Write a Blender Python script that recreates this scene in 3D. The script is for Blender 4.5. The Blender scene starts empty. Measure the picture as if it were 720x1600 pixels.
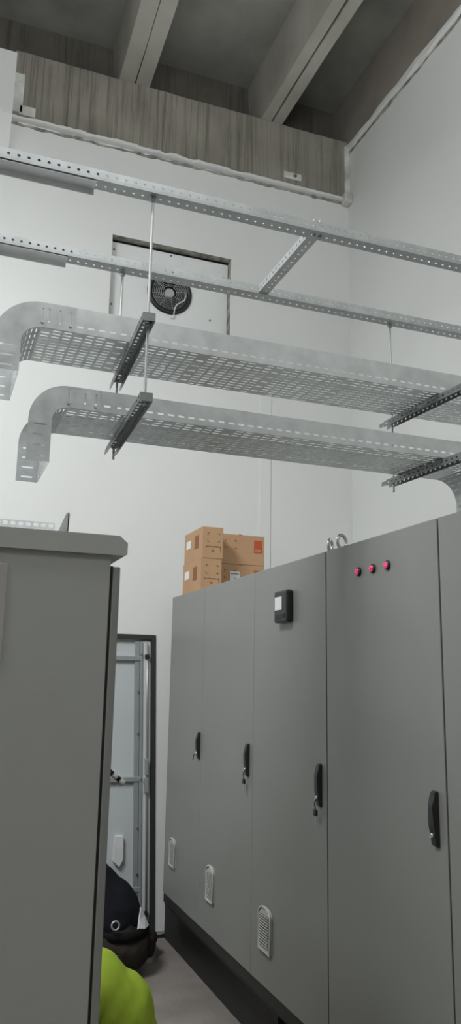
import bpy, bmesh, math, random
from mathutils import Vector, Matrix
random.seed(7)
PI = math.pi
scene = bpy.context.scene
COL = scene.collection

# ------------------------------------------------------------------ materials
def new_mat(name):
    m = bpy.data.materials.new(name); m.use_nodes = True
    nt = m.node_tree
    return m, nt, nt.nodes['Principled BSDF']

def mat(name, col, rough=.5, metal=0., var=.06, scale=6., stretch=(1, 1, 1), bump=0., bscale=60., spec=.5, coat=0.):
    """base colour with a procedural large-scale variation, optional fine bump"""
    m, nt, b = new_mat(name)
    tc = nt.nodes.new('ShaderNodeTexCoord')
    mp = nt.nodes.new('ShaderNodeMapping'); mp.inputs['Scale'].default_value = stretch
    nt.links.new(tc.outputs['Object'], mp.inputs[0])
    n = nt.nodes.new('ShaderNodeTexNoise'); n.inputs['Scale'].default_value = scale
    n.inputs['Detail'].default_value = 5.
    nt.links.new(mp.outputs[0], n.inputs['Vector'])
    r = nt.nodes.new('ShaderNodeValToRGB')
    r.color_ramp.elements[0].position = .3; r.color_ramp.elements[1].position = .7
    r.color_ramp.elements[0].color = tuple(c*(1-var) for c in col)+(1,)
    r.color_ramp.elements[1].color = tuple(min(1, c*(1+var)) for c in col)+(1,)
    nt.links.new(n.outputs[0], r.inputs[0]); nt.links.new(r.outputs[0], b.inputs['Base Color'])
    b.inputs['Roughness'].default_value = rough; b.inputs['Metallic'].default_value = metal
    b.inputs['Specular IOR Level'].default_value = spec
    if coat: b.inputs['Coat Weight'].default_value = coat
    if bump:
        n2 = nt.nodes.new('ShaderNodeTexNoise'); n2.inputs['Scale'].default_value = bscale
        nt.links.new(tc.outputs['Object'], n2.inputs['Vector'])
        bp = nt.nodes.new('ShaderNodeBump'); bp.inputs['Strength'].default_value = bump
        bp.inputs['Distance'].default_value = .004
        nt.links.new(n2.outputs[0], bp.inputs['Height']); nt.links.new(bp.outputs[0], b.inputs['Normal'])
    return m

def mat_concrete(name, c1, c2, streak=0., stain=(.02, .018, .014)):
    m, nt, b = new_mat(name)
    tc = nt.nodes.new('ShaderNodeTexCoord')
    n = nt.nodes.new('ShaderNodeTexNoise'); n.inputs['Scale'].default_value = 2.2; n.inputs['Detail'].default_value = 9
    nt.links.new(tc.outputs['Object'], n.inputs['Vector'])
    r = nt.nodes.new('ShaderNodeValToRGB')
    r.color_ramp.elements[0].position = .3; r.color_ramp.elements[1].position = .72
    r.color_ramp.elements[0].color = c1+(1,); r.color_ramp.elements[1].color = c2+(1,)
    nt.links.new(n.outputs[0], r.inputs[0])
    out = r.outputs[0]
    if streak:
        mp = nt.nodes.new('ShaderNodeMapping'); mp.inputs['Scale'].default_value = (26, 26, .7)
        nt.links.new(tc.outputs['Object'], mp.inputs[0])
        s = nt.nodes.new('ShaderNodeTexNoise'); s.inputs['Scale'].default_value = 1.; s.inputs['Detail'].default_value = 7
        s.inputs['Roughness'].default_value = .74
        nt.links.new(mp.outputs[0], s.inputs['Vector'])
        r2 = nt.nodes.new('ShaderNodeValToRGB')
        r2.color_ramp.elements[0].position = .48; r2.color_ramp.elements[1].position = .76
        r2.color_ramp.elements[0].color = (0, 0, 0, 1); r2.color_ramp.elements[1].color = (streak, streak, streak, 1)
        nt.links.new(s.outputs[0], r2.inputs[0])
        mx = nt.nodes.new('ShaderNodeMix'); mx.data_type = 'RGBA'
        nt.links.new(r2.outputs[0], mx.inputs[0]); nt.links.new(out, mx.inputs[6])
        mx.inputs[7].default_value = stain+(1,)
        out = mx.outputs[2]
    nt.links.new(out, b.inputs['Base Color'])
    b.inputs['Roughness'].default_value = .9
    n2 = nt.nodes.new('ShaderNodeTexNoise'); n2.inputs['Scale'].default_value = 40; n2.inputs['Detail'].default_value = 4
    nt.links.new(tc.outputs['Object'], n2.inputs['Vector'])
    bp = nt.nodes.new('ShaderNodeBump'); bp.inputs['Strength'].default_value = .35; bp.inputs['Distance'].default_value = .006
    nt.links.new(n2.outputs[0], bp.inputs['Height']); nt.links.new(bp.outputs[0], b.inputs['Normal'])
    return m

M = {}
M['white'] = mat('white paint', (.75, .758, .748), .75, var=.025, scale=1.3, bump=.12, bscale=25)
M['wallgrey'] = mat('grey wall paint', (.33, .335, .33), .8, var=.05, scale=1.5)
M['whitepanel'] = mat('white sheet', (.76, .775, .775), .5, var=.02, scale=2)
M['plaster'] = mat('plaster', (.62, .62, .59), .9, var=.25, scale=9, bump=.6, bscale=20)
M['dirtshadow'] = mat('dirty plaster and painted shadow', (.30, .29, .26), .9, var=.6, scale=14, bump=.5)  # dirt on the recess edges, painted shadow under the beam bead
M['beam'] = mat_concrete('stained beam concrete', (.21, .195, .165), (.33, .31, .265), .95, (.04, .036, .028))
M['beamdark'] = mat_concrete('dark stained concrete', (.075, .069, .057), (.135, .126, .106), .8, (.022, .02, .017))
M['slab'] = mat_concrete('slab concrete', (.20, .20, .18), (.31, .31, .28))
M['rib'] = mat_concrete('rib concrete', (.32, .305, .27), (.45, .43, .39))
M['girder'] = mat_concrete('girder concrete', (.21, .188, .165), (.30, .27, .235))
M['floor'] = mat_concrete('floor concrete', (.175, .155, .142), (.29, .256, .237))
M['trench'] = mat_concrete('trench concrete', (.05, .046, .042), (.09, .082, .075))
M['galv'] = mat('galvanised steel', (.60, .622, .625), .33, .62, var=.1, scale=16, bump=.05, bscale=30)
M['galvdull'] = mat('dull galvanised steel', (.50, .52, .525), .42, .45, var=.14, scale=20)
M['railsteel'] = mat('slotted rail zinc', (.42, .44, .445), .42, .5, var=.1, scale=16)
M['splice'] = mat('lightened zinc sheet', (.70, .72, .73), .45, .4, var=.06, scale=16)  # zinc colour lifted to offset weak light on the underside
M['zinc'] = mat('zinc rod', (.50, .51, .51), .4, .8, var=.05, scale=40)
M['darksteel'] = mat('dark zinc channel', (.23, .242, .242), .5, .6, var=.12, scale=25)  # one even dark grey zinc tone
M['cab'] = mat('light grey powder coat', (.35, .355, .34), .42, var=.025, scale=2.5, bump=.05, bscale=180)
M['cabdoor'] = mat('darkened grey powder coat', (.228, .232, .221), .38, var=.025, scale=2.5, bump=.05, bscale=180)  # same coat, darkened to offset strong lamp light on the doors
M['gasket'] = mat('black rubber', (.012, .012, .012), .7)
M['blackp'] = mat('black plastic', (.016, .017, .017), .42)
M['blackm'] = mat('black painted steel', (.018, .018, .017), .6)
M['plate'] = mat('dull label plate', (.36, .345, .315), .45)
M['ventp'] = mat('grey plastic vent', (.47, .47, .45), .45)
M['ventshade'] = mat('vent gap shade', (.17, .17, .162), .7)  # dark colour painting the shade between the louvres
M['screen'] = mat('lcd film', (.80, .83, .83), .3)
M['chrome'] = mat('bright steel', (.72, .72, .72), .22, 1., var=.03)
M['card'] = mat('brown cardboard', (.47, .285, .16), .8, var=.05, scale=5, bump=.08, bscale=50)
M['cardprint'] = mat('brown print', (.20, .10, .055), .8, var=.1)
M['orange'] = mat('orange print', (.46, .085, .03), .7, var=.06)
M['orangetxt'] = mat('pale orange print', (.60, .24, .14), .7)
M['brownsq'] = mat('rust print', (.27, .105, .045), .75)
M['paper'] = mat('white paper label', (.75, .75, .73), .6)
M['doorgrey'] = mat('blue grey door sheet', (.55, .58, .60), .4, var=.03, scale=2)
M['railgrey'] = mat('grey door rail', (.36, .385, .40), .4, .3, var=.05)
M['doorwhite'] = mat('pale door edge', (.66, .68, .69), .4, var=.02)
M['frame'] = mat('anthracite door frame', (.032, .033, .033), .55)
M['hivis'] = mat('hi-vis cloth', (.42, .565, .06), .85, spec=.12, var=.12, scale=5, bump=.3, bscale=12)
M['hivis2'] = mat('hi-vis green cloth', (.28, .50, .045), .85, var=.1, scale=6, bump=.3, bscale=12)
M['navy'] = mat('navy black cloth', (.010, .0105, .014), .9, spec=.12, var=.3, scale=7, bump=.4, bscale=14)
M['trouser'] = mat('dark brown cloth', (.036, .030, .027), .9, spec=.12, var=.25, scale=8, bump=.4, bscale=16)
M['belt'] = mat('black belt', (.010, .010, .010), .8, spec=.1)
M['shirt'] = mat('white shirt cloth', (.62, .63, .65), .9, var=.06, bump=.3, bscale=20)
M['skin'] = mat('skin', (.45, .27, .19), .6, var=.06)
M['hair'] = mat('dark hair', (.012, .010, .009), .7, var=.3, scale=40, bump=.5, bscale=80)
M['eye'] = mat('eye', (.25, .22, .2), .3)
M['lip'] = mat('lip', (.30, .12, .10), .5)
M['shoe'] = mat('dark brown shoe', (.035, .022, .018), .6)
M['sole'] = mat('pale shoe sole', (.55, .55, .55), .6)
M['plastic'] = mat('white plastic', (.72, .73, .73), .35)
M['fanback'] = mat('fan duct', (.05, .05, .05), .6)
M['fanblade'] = mat('fan blade', (.035, .035, .035), .45, .3)

def mat_lamp():
    m, nt, b = new_mat('lit red lens')
    b.inputs['Base Color'].default_value = (.6, .02, .10, 1); b.inputs['Roughness'].default_value = .2
    tc = nt.nodes.new('ShaderNodeTexCoord')
    n = nt.nodes.new('ShaderNodeTexNoise'); n.inputs['Scale'].default_value = 160
    nt.links.new(tc.outputs['Object'], n.inputs['Vector'])
    r = nt.nodes.new('ShaderNodeValToRGB')
    r.color_ramp.elements[0].position = .42; r.color_ramp.elements[0].color = (.45, .008, .05, 1)
    r.color_ramp.elements[1].position = .62; r.color_ramp.elements[1].color = (1., .16, .33, 1)
    nt.links.new(n.outputs[0], r.inputs[0]); nt.links.new(r.outputs[0], b.inputs['Emission Color'])
    b.inputs['Emission Strength'].default_value = .6
    return m
M['lens'] = mat_lamp()

# ------------------------------------------------------------------ helpers
def link(name, me, m, parent=None, smooth=False):
    o = bpy.data.objects.new(name, me); COL.objects.link(o)
    if m is not None: me.materials.append(m)
    if smooth:
        for p in me.polygons: p.use_smooth = True
    if parent: o.parent = parent
    return o

def obj(name, bm, m, parent=None, smooth=False):
    bmesh.ops.recalc_face_normals(bm, faces=bm.faces[:])
    me = bpy.data.meshes.new(name); bm.to_mesh(me); bm.free()
    return link(name, me, m, parent, smooth)

def tag(o, label, cat, group=None):
    o['label'] = label; o['category'] = cat
    if group: o['group'] = group
    return o

def thing(name, label, cat, group=None, loc=(0, 0, 0)):
    o = bpy.data.objects.new(name, None); COL.objects.link(o); o.location = loc
    o.empty_display_size = .1
    return tag(o, label, cat, group)

def struct(o):
    o['kind'] = 'structure'; return o

def box(bm, x0, x1, y0, y1, z0, z1, bev=0., mtx=None):
    r = bmesh.ops.create_cube(bm, size=1.)
    vs = r['verts']
    for v in vs:
        v.co = Vector(((x0+x1)/2+v.co.x*(x1-x0), (y0+y1)/2+v.co.y*(y1-y0), (z0+z1)/2+v.co.z*(z1-z0)))
    if bev:
        es = list({e for v in vs for e in v.link_edges})
        rr = bmesh.ops.bevel(bm, geom=es, offset=bev, segments=2, affect='EDGES', profile=.5)
        vs = list({v for f in rr['faces'] for v in f.verts} | {v for v in vs if v.is_valid})
    if mtx is not None:
        for v in vs: v.co = mtx @ v.co
    return vs

def boxes(name, lst, m, parent=None, bev=0.):
    bm = bmesh.new()
    for b in lst: box(bm, *b, bev=bev)
    return obj(name, bm, m, parent)

def cyl(bm, p0, p1, r0, r1=None, n=16, cap=True):
    p0 = Vector(p0); p1 = Vector(p1); r1 = r0 if r1 is None else r1
    d = p1-p0; q = d.to_track_quat('Z', 'Y').to_matrix().to_4x4()
    mt = Matrix.Translation((p0+p1)/2) @ q
    return bmesh.ops.create_cone(bm, cap_ends=cap, segments=n, radius1=r0, radius2=r1, depth=d.length, matrix=mt)['verts']

def tube(bm, pts, r, n=8, closed=False):
    pts = [Vector(p) for p in pts]; rings = []
    N = len(pts); prev = None
    for i, p in enumerate(pts):
        a = pts[(i-1) % N] if (closed or i > 0) else p
        b = pts[(i+1) % N] if (closed or i < N-1) else p
        t = (b-a).normalized()
        if prev is None:
            prev = t.orthogonal().normalized()
        nrm = (prev - t*prev.dot(t)).normalized(); prev = nrm
        bn = t.cross(nrm)
        rings.append([bm.verts.new(p+(nrm*math.cos(2*PI*k/n)+bn*math.sin(2*PI*k/n))*r) for k in range(n)])
    for i in range(N if closed else N-1):
        A = rings[i]; B = rings[(i+1) % N]
        for k in range(n):
            bm.faces.new((A[k], A[(k+1) % n], B[(k+1) % n], B[k]))
    if not closed:
        bm.faces.new(rings[0][::-1]); bm.faces.new(rings[-1])

def ring(bm, c, axis_u, axis_v, R, r, N=32, n=8):
    c = Vector(c); u = Vector(axis_u); v = Vector(axis_v)
    tube(bm, [c+u*R*math.cos(2*PI*i/N)+v*R*math.sin(2*PI*i/N) for i in range(N)], r, n, True)

def prism(bm, poly, axis, a, b):
    """extrude a 2D polygon along an axis (0 x, 1 y, 2 z)"""
    def P(p, t):
        q = list(p); q.insert(axis, t); return Vector(q)
    A = [bm.verts.new(P(p, a)) for p in poly]; B = [bm.verts.new(P(p, b)) for p in poly]
    n = len(poly)
    bm.faces.new(A[::-1]); bm.faces.new(B)
    for i in range(n): bm.faces.new((A[i], A[(i+1) % n], B[(i+1) % n], B[i]))

def perf(bm, us, vs, holes, P):
    """sheet on a grid with round-ended holes; holes[(i,j)] = (half_u, half_v)"""
    cache = {}
    def V(i, j):
        k = (i, j)
        if k not in cache: cache[k] = bm.verts.new(P(us[i], vs[j]))
        return cache[k]
    for i in range(len(us)-1):
        for j in range(len(vs)-1):
            c = [V(i, j), V(i+1, j), V(i+1, j+1), V(i, j+1)]
            h = holes(i, j)
            if not h:
                bm.faces.new(c); continue
            cu = (us[i]+us[i+1])/2; cv = (vs[j]+vs[j+1])/2
            hu, hv = h; r = min(hu, hv)
            corner = []
            for (su, sv, a0) in ((-1, -1, PI), (1, -1, 1.5*PI), (1, 1, 0), (-1, 1, .5*PI)):
                pts = []
                for k in range(3):
                    a = a0+k*PI/4
                    pts.append(bm.verts.new(P(cu+su*(hu-r)+r*math.cos(a), cv+sv*(hv-r)+r*math.sin(a))))
                corner.append(pts)
            for k in range(4):
                A = corner[k]; B = corner[(k+1) % 4]
                bm.faces.new((c[k], A[1], A[0])); bm.faces.new((c[k], A[2], A[1]))
                # side between corner k and k+1
                if (A[2].co-B[0].co).length < 1e-7:
                    bm.faces.new((c[k], c[(k+1) % 4], A[2]))
                    # B[0] duplicates A[2]; weld later
                else:
                    bm.faces.new((c[k], c[(k+1) % 4], B[0], A[2]))

def perf_obj(name, bm, m, parent, th):
    bmesh.ops.remove_doubles(bm, verts=bm.verts[:], dist=1e-6)
    o = obj(name, bm, m, parent)
    md = o.modifiers.new('thickness', 'SOLIDIFY'); md.thickness = th; md.offset = 0
    return o

def frange(a, b, n): return [a+(b-a)*i/n for i in range(n+1)]

# ------------------------------------------------------------------ camera
F_PX = 1235.33
yaw, pit, rol = .355181, .206004, .019207
fw = Vector((math.sin(yaw)*math.cos(pit), math.cos(yaw)*math.cos(pit), math.sin(pit)))
rt = Vector((math.cos(yaw), -math.sin(yaw), 0)); up = rt.cross(fw)
r2 = rt*math.cos(rol)+up*math.sin(rol); u2 = -rt*math.sin(rol)+up*math.cos(rol)
cd = bpy.data.cameras.new('camera'); cam = bpy.data.objects.new('camera', cd); COL.objects.link(cam)
mw = Matrix((r2, u2, -fw)).transposed().to_4x4(); mw.translation = (0, 0, 1.73)
cam.matrix_world = mw
cd.sensor_fit = 'VERTICAL'; cd.sensor_height = 36.; cd.lens = F_PX*36/1600; cd.clip_start = .05
scene.camera = cam

# ------------------------------------------------------------------ room shell
YB, XR, XL, YR = 5.65, 3.17, -2.6, -3.0
ZS = 7.03
TX0, TX1, TY0, TY1, TD = 1.655, 2.24, .9, 5.62, .55          # cable trench under the switchgear

def quadgrid(bm, us, vs, skip, P):
    perf(bm, us, vs, lambda i, j: None, P)

bm = bmesh.new()
xs = [XL-.2, TX0, TX1, XR+.2]; ys = [YR-.2, TY0, TY1, YB+.4]
for i in range(3):
    for j in range(3):
        if i == 1 and j == 1: continue
        bm.faces.new([bm.verts.new(p) for p in ((xs[i], ys[j], 0), (xs[i+1], ys[j], 0), (xs[i+1], ys[j+1], 0), (xs[i], ys[j+1], 0))])
bmesh.ops.remove_doubles(bm, verts=bm.verts[:], dist=1e-5)
struct(obj('floor', bm, M['floor']))
bm = bmesh.new()
c = [(TX0, TY0), (TX1, TY0), (TX1, TY1), (TX0, TY1)]
for k in range(4):
    a = c[k]; b = c[(k+1) % 4]
    bm.faces.new([bm.verts.new(p) for p in ((*a, 0), (*b, 0), (*b, -TD), (*a, -TD))])
bm.faces.new([bm.verts.new((*p, -TD)) for p in c])
bmesh.ops.remove_doubles(bm, verts=bm.verts[:], dist=1e-5)
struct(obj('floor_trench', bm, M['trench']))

# back wall with the ventilation recess and the door opening
RX0, RX1, RZ0, RZ1, RD = 1.06, 2.06, 4.36, 5.135, .075
DX0, DX1, DZ = .72, 1.60, 2.02
bm = bmesh.new()
def wallrect(x0, x1, z0, z1, y=YB):
    bm.faces.new([bm.verts.new(p) for p in ((x0, y, z0), (x1, y, z0), (x1, y, z1), (x0, y, z1))])
ztop = 5.93
# door opening is a slight trapezium because the right jamb leans
jz = lambda z: DX1+.006-.035*z
wallrect(XL, DX0, 0, ztop)
bm.faces.new([bm.verts.new(p) for p in ((jz(0), YB, 0), (RX1+.3, YB, 0), (RX1+.3, YB, DZ), (jz(DZ), YB, DZ))])
wallrect(RX1+.3, XR+.05, 0, DZ)
wallrect(DX0, RX1+.3, DZ, RZ0); wallrect(RX1+.3, XR+.05, DZ, ztop)
wallrect(DX0, RX0, RZ0, ztop); wallrect(RX1, RX1+.3, RZ0, ztop); wallrect(RX0, RX1, RZ1, ztop)
# door reveal
for (a, b) in (((DX0, 0), (DX0, DZ)), ((DX0, DZ), (jz(DZ), DZ)), ((jz(DZ), DZ), (jz(0), 0))):
    bm.faces.new([bm.verts.new(p) for p in ((a[0], YB, a[1]), (b[0], YB, b[1]), (b[0], YB+.3, b[1]), (a[0], YB+.3, a[1]))])
struct(obj('wall_back', bm, M['white']))
bm = bmesh.new()
c = [(RX0, RZ0), (RX1, RZ0), (RX1, RZ1), (RX0, RZ1)]
for k in range(4):
    a = c[k]; b = c[(k+1) % 4]
    bm.faces.new([bm.verts.new(p) for p in ((a[0], YB, a[1]), (b[0], YB, b[1]), (b[0], YB+RD, b[1]), (a[0], YB+RD, a[1]))])
struct(obj('trim_recess', bm, M['dirtshadow']))
struct(boxes('wall_backing', [(XL, XR+.3, YB+.32, YB+.36, -.1, ztop)], M['white']))  # unseen sheet added behind the wall against light leaks
# shallow boxed chase on the back wall
struct(boxes('trim_chase', [(2.335, 2.43, YB-.010, YB+.02, 0, 4.40)], M['white'], bev=.002))
# concrete edge beam, its bearing ledge and the upright behind
bm = bmesh.new()
box(bm, .215, XR+.01, YB-.03, YB+.5, 5.955, 6.52)
box(bm, XL, .215, YB+.02, YB+.5, 5.955, 6.52)
bmesh.ops.subdivide_edges(bm, edges=[e for e in bm.edges if abs(e.verts[0].co.x-e.verts[1].co.x) > 1], cuts=40)
for v in bm.verts:
    if v.co.z > 6.4 and v.co.y < YB+.1: v.co.z += random.uniform(-.004, .004)
struct(obj('edge_beam', bm, M['beam']))
bm = bmesh.new()
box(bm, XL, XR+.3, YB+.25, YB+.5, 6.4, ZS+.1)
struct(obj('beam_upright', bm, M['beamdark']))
struct(boxes('ceiling', [(XL-.2, XR+.4, YR-.2, YB+.5, ZS, ZS+.12)], M['slab']))
def rib(x0, x1, sk):
    """one stem of a double-T roof slab: bottom x0..x1 at the back wall, sk = drift per metre"""
    bm = bmesh.new()
    ya, yb = YB+.26, YR
    def sec(y):
        d = (5.6-y)*sk
        return [(x0+d, y, 6.52), (x1+d, y, 6.52), (x1+d+.025, y, ZS+.01), (x0+d-.025, y, ZS+.01)]
    N = 24; R = [[bm.verts.new(p) for p in sec(ya+(yb-ya)*i/N)] for i in range(N+1)]
    for i in range(N):
        for k in range(4): bm.faces.new((R[i][k], R[i][(k+1) % 4], R[i+1][(k+1) % 4], R[i+1][k]))
    bm.faces.new(R[0]); bm.faces.new(R[-1][::-1])
    for row in R[1:-1]:
        for v in row[:2]: v.co.x += random.uniform(-.003, .003)
    struct(obj('ceiling_rib', bm, M['rib']))
rib(1.04, 1.168, -.029); rib(1.18, 1.297, -.033)
rib(2.305, 2.395, -.004); rib(2.408, 2.50, .002)
# beam along the top of the right wall
bm = bmesh.new()
box(bm, XR-.02, XR+.3, YR, YB+.3, 6.47, ZS+.05)
struct(obj('side_beam', bm, M['girder']))
def wobble_strip(name, p0, p1, w, h, axis, m, amp, seed):
    """ragged plaster bead or painted shadow line between two points, w out from the wall, h high"""
    rnd = random.Random(seed); bm = bmesh.new()
    p0 = Vector(p0); p1 = Vector(p1); N = 60; rows = []
    out = Vector((0, -1, 0)) if axis == 'y' else Vector((-1, 0, 0))
    for i in range(N+1):
        c = p0.lerp(p1, i/N); a = rnd.uniform(-amp, amp); b = rnd.uniform(-amp, amp); d = w*rnd.uniform(.75, 1.15)
        rows.append([bm.verts.new(c+Vector((0, 0, h/2+a))), bm.verts.new(c+out*d+Vector((0, 0, h/2*.7+a))),
                     bm.verts.new(c+out*d+Vector((0, 0, -h/2*.7+b))), bm.verts.new(c+Vector((0, 0, -h/2+b)))])
    for i in range(N):
        for k in range(3): bm.faces.new((rows[i][k], rows[i][k+1], rows[i+1][k+1], rows[i+1][k]))
    bm.faces.new(rows[0]); bm.faces.new(rows[-1][::-1])
    return struct(obj(name, bm, m))
wobble_strip('trim_1', (.215, YB, 5.935), (XR, YB, 5.935), .045, .034, 'y', M['white'], .004, 3)
wobble_strip('trim_2', (.215, YB, 5.895), (XR, YB, 5.908), .010, .022, 'y', M['dirtshadow'], .007, 5)  # grey shadow beneath the bead, painted as a strip
wobble_strip('trim_3', (XR, YR, 6.455), (XR, YB, 6.455), .03, .06, 'x', M['white'], .012, 8)
wobble_strip('trim_4', (XR, YR, 6.40), (XR, YB, 6.415), .008, .025, 'x', M['dirtshadow'], .010, 9)  # thin dark line under the right wall's bead
# plaster smears at the beam's two ends
bm = bmesh.new(); box(bm, .215, .30, YB-.036, YB, 5.98, 6.32, .004); box(bm, .27, .40, YB-.036, YB, 5.965, 6.05, .01)
struct(obj('trim_5', bm, M['plaster']))
bm = bmesh.new(); box(bm, 3.115, XR, YB-.05, YB, 5.90, 6.47, .01); box(bm, 3.09, XR, YB-.09, YB, 5.88, 5.98, .02)
struct(obj('trim_6', bm, M['plaster']))
# white block wrapped around the beam's left end
bm = bmesh.new()
prism(bm, [(YB+.05, 6.40), (YB-.15, 6.40), (YB-.15, 5.86), (YB-.02, 5.58), (YB+.05, 5.58)], 0, XL, .222)
struct(obj('wall_block', bm, M['white']))
# side and rear walls
struct(boxes('wall_right', [(XR, XR+.2, YR, YB+.3, 0, 6.46)], M['white']))
struct(boxes('wall_left', [(XL-.2, XL, YR, YB+.3, 0, ZS)], M['wallgrey']))
struct(boxes('wall_rear', [(XL, XR+.2, YR-.2, YR, 0, ZS)], M['wallgrey']))

# anchor plate left in the beam
t = thing('anchor_plate', 'small pale painted steel plate with a bolt on the concrete beam', 'steel plate', loc=(2.60, YB-.036, 6.03))
boxes('plate', [(-.085, .085, -.008, .008, -.032, .032)], M['plaster'], t, .006)
bm = bmesh.new(); cyl(bm, (.02, -.008, 0), (.02, -.022, 0), .016, n=6); obj('bolt', bm, M['darksteel'], t)

# ------------------------------------------------------------------ ventilation panel and fan
t = thing('vent_panel', 'white sheet panel screwed into the dirty recess high on the wall', 'wall panel', loc=(1.56, YB+RD, 4.75))
hole_r = .168
bm = bmesh.new()
# sheet with a round hole for the fan
N = 48; fx, fz = 0., .015
inner = [bm.verts.new((fx+hole_r*math.cos(2*PI*i/N), 0, fz+hole_r*math.sin(2*PI*i/N))) for i in range(N)]
def edgept(a):
    c, s = math.cos(a), math.sin(a); x0, x1, z0, z1 = RX0-1.56+.004, RX1-1.56-.004, RZ0-4.75+.004, RZ1-4.75-.02
    ts = []
    if c > 1e-9: ts.append((x1-fx)/c)
    if c < -1e-9: ts.append((x0-fx)/c)
    if s > 1e-9: ts.append((z1-fz)/s)
    if s < -1e-9: ts.append((z0-fz)/s)
    q = min(ts); return (fx+c*q, 0, fz+s*q)
angs = [2*PI*i/N for i in range(N)]
outer = [bm.verts.new(edgept(a)) for a in angs]
for i in range(N): bm.faces.new((inner[i], inner[(i+1) % N], outer[(i+1) % N], outer[i]))
for sx in (0, 1):
    for sz in (0, 1):
        cx = (RX0-1.56+.004, RX1-1.56-.004)[sx]; cz = (RZ0-4.75+.004, RZ1-4.75-.02)[sz]
        cv = bm.verts.new((cx, 0, cz)); a = math.atan2(cz-fz, cx-fx) % (2*PI)
        k = int(a/(2*PI/N)) % N
        bm.faces.new((outer[k], outer[(k+1) % N], cv))
o = obj('sheet', bm, M['whitepanel'], t); md = o.modifiers.new('th', 'SOLIDIFY'); md.thickness = .004
for (x, z) in ((-.47, .30), (.0, .345), (.46, .24), (-.47, -.17), (.35, -.16), (.46, -.3)):
    bm = bmesh.new(); cyl(bm, (x, -.003, z), (x, -.010, z), .010, .007, 12); obj('screw', bm, M['darksteel'], t)

fan = thing('exhaust_fan', 'round black exhaust fan with wire grille in the white wall panel', 'fan', loc=(1.56, YB+RD, 4.765))
bm = bmesh.new()
prof = [(.186, .0), (.186, -.014), (.172, -.024), (.150, -.018), (.146, .10), (.16, .10), (.166, .0)]
N = 48; R = [[bm.verts.new((r*math.cos(2*PI*i/N), y, r*math.sin(2*PI*i/N))) for (r, y) in prof] for i in range(N)]
for i in range(N):
    for k in range(len(prof)): bm.faces.new((R[i][k], R[(i+1) % N][k], R[(i+1) % N][(k+1) % len(prof)], R[i][(k+1) % len(prof)]))
obj('housing', bm, M['blackp'], fan, True)
bm = bmesh.new(); cyl(bm, (0, .09, 0), (0, .10, 0), .150, n=40); obj('duct_back', bm, M['fanback'], fan)
bm = bmesh.new()
for k in range(5):
    a0 = 2*PI*k/5
    pts = []
    for (r, da, y) in ((.045, -.35, .03), (.14, -.45, .02), (.14, .25, .065), (.045, .3, .06)):
        pts.append(bm.verts.new((r*math.cos(a0+da), y, r*math.sin(a0+da))))
    bm.faces.new(pts)
o = obj('blades', bm, M['fanblade'], fan); md = o.modifiers.new('th', 'SOLIDIFY'); md.thickness = .003
bm = bmesh.new(); cyl(bm, (0, .0, 0), (0, .08, 0), .046, n=32); cyl(bm, (0, -.010, 0), (0, .0, 0), .036, .046, n=32); obj('hub', bm, M['zinc'], fan, False)
bm = bmesh.new()
for r in (.058, .072, .086, .10, .114, .128, .142): ring(bm, (0, -.014, 0), (1, 0, 0), (0, 0, 1), r, .0022, 40, 6)
for k in range(8):
    a = 2*PI*k/8+.2
    cyl(bm, (.05*math.cos(a), -.014, .05*math.sin(a)), (.16*math.cos(a), -.014, .16*math.sin(a)), .0022, n=6)
obj('grille', bm, M['railsteel'], fan, True)
boxes('terminal_box', [(-.045, .045, -.05, -.012, .075, .155)], M['blackp'], fan, .006)
bm = bmesh.new()
pts = [(.125, -.02, .02), (.128, -.03, -.02), (.118, -.03, -.055), (.085, -.03, -.08), (.055, -.03, -.105), (.04, -.03, -.14), (.036, -.025, -.19), (.03, -.02, -.22), (.02, -.006, -.215)]
tube(bm, pts, .005, 8); obj('cable', bm, M['plastic'], fan, True)

# ------------------------------------------------------------------ door in the back wall
d = bpy.data.objects.new('door_1', None); COL.objects.link(d); struct(d); d.location = (DX1, YB, 0)
d['label'] = 'pale metal door with black frame, stiffening rails and a lock rod'
def dbox(name, lst, m, bev=0., par=None):
    """boxes in door coordinates: x measured left from the right jamb, which leans like the frame"""
    bm = bmesh.new()
    for (x0, x1, y0, y1, z0, z1) in lst: box(bm, x0, x1, y0, y1, z0, z1, bev)
    for v in bm.verts: v.co.x -= .035*v.co.z
    return obj(name, bm, m, par or d)
dbox('door_frame', [(-.030, .0, -.012, .10, 0, 2.018), (-.86, -.030, -.012, .10, 1.986, 2.018), (-.86, -.83, -.012, .10, 0, 1.986)], M['frame'])
leaf = dbox('door_leaf', [(-.83, -.030, .02, .06, .02, 1.986)], M['doorgrey'])
dbox('edge_strip', [(-.090, -.032, .006, .02, .03, 1.98)], M['doorwhite'], .002)
dbox('stiffening_rail', [(-.150, -.115, .0, .02, .04, 1.97), (-.113, -.092, -.006, .02, .04, 1.97)], M['railgrey'], .003)
for z in (1.85, 1.02, .30):
    dbox('stiffening_rail', [(-.82, -.10, -.008, .02, z-.016, z+.016)], M['railgrey'], .003)
bm = bmesh.new(); tube(bm, [(-.062-.035*z, -.012, z) for z in (.06, .6, 1.1, 1.5, 1.96)], .006, 8); obj('lock_rod', bm, M['zinc'], d, True)
dbox('lock_case', [(-.078, -.050, -.03, .006, .93, 1.03), (-.074, -.054, -.04, .006, 1.05, 1.16)], M['railgrey'], .004)
for z in (1.865, .145):
    dbox('rod_guide', [(-.078, -.046, -.028, .006, z-.016, z+.016)], M['blackp'], .006)
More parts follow.
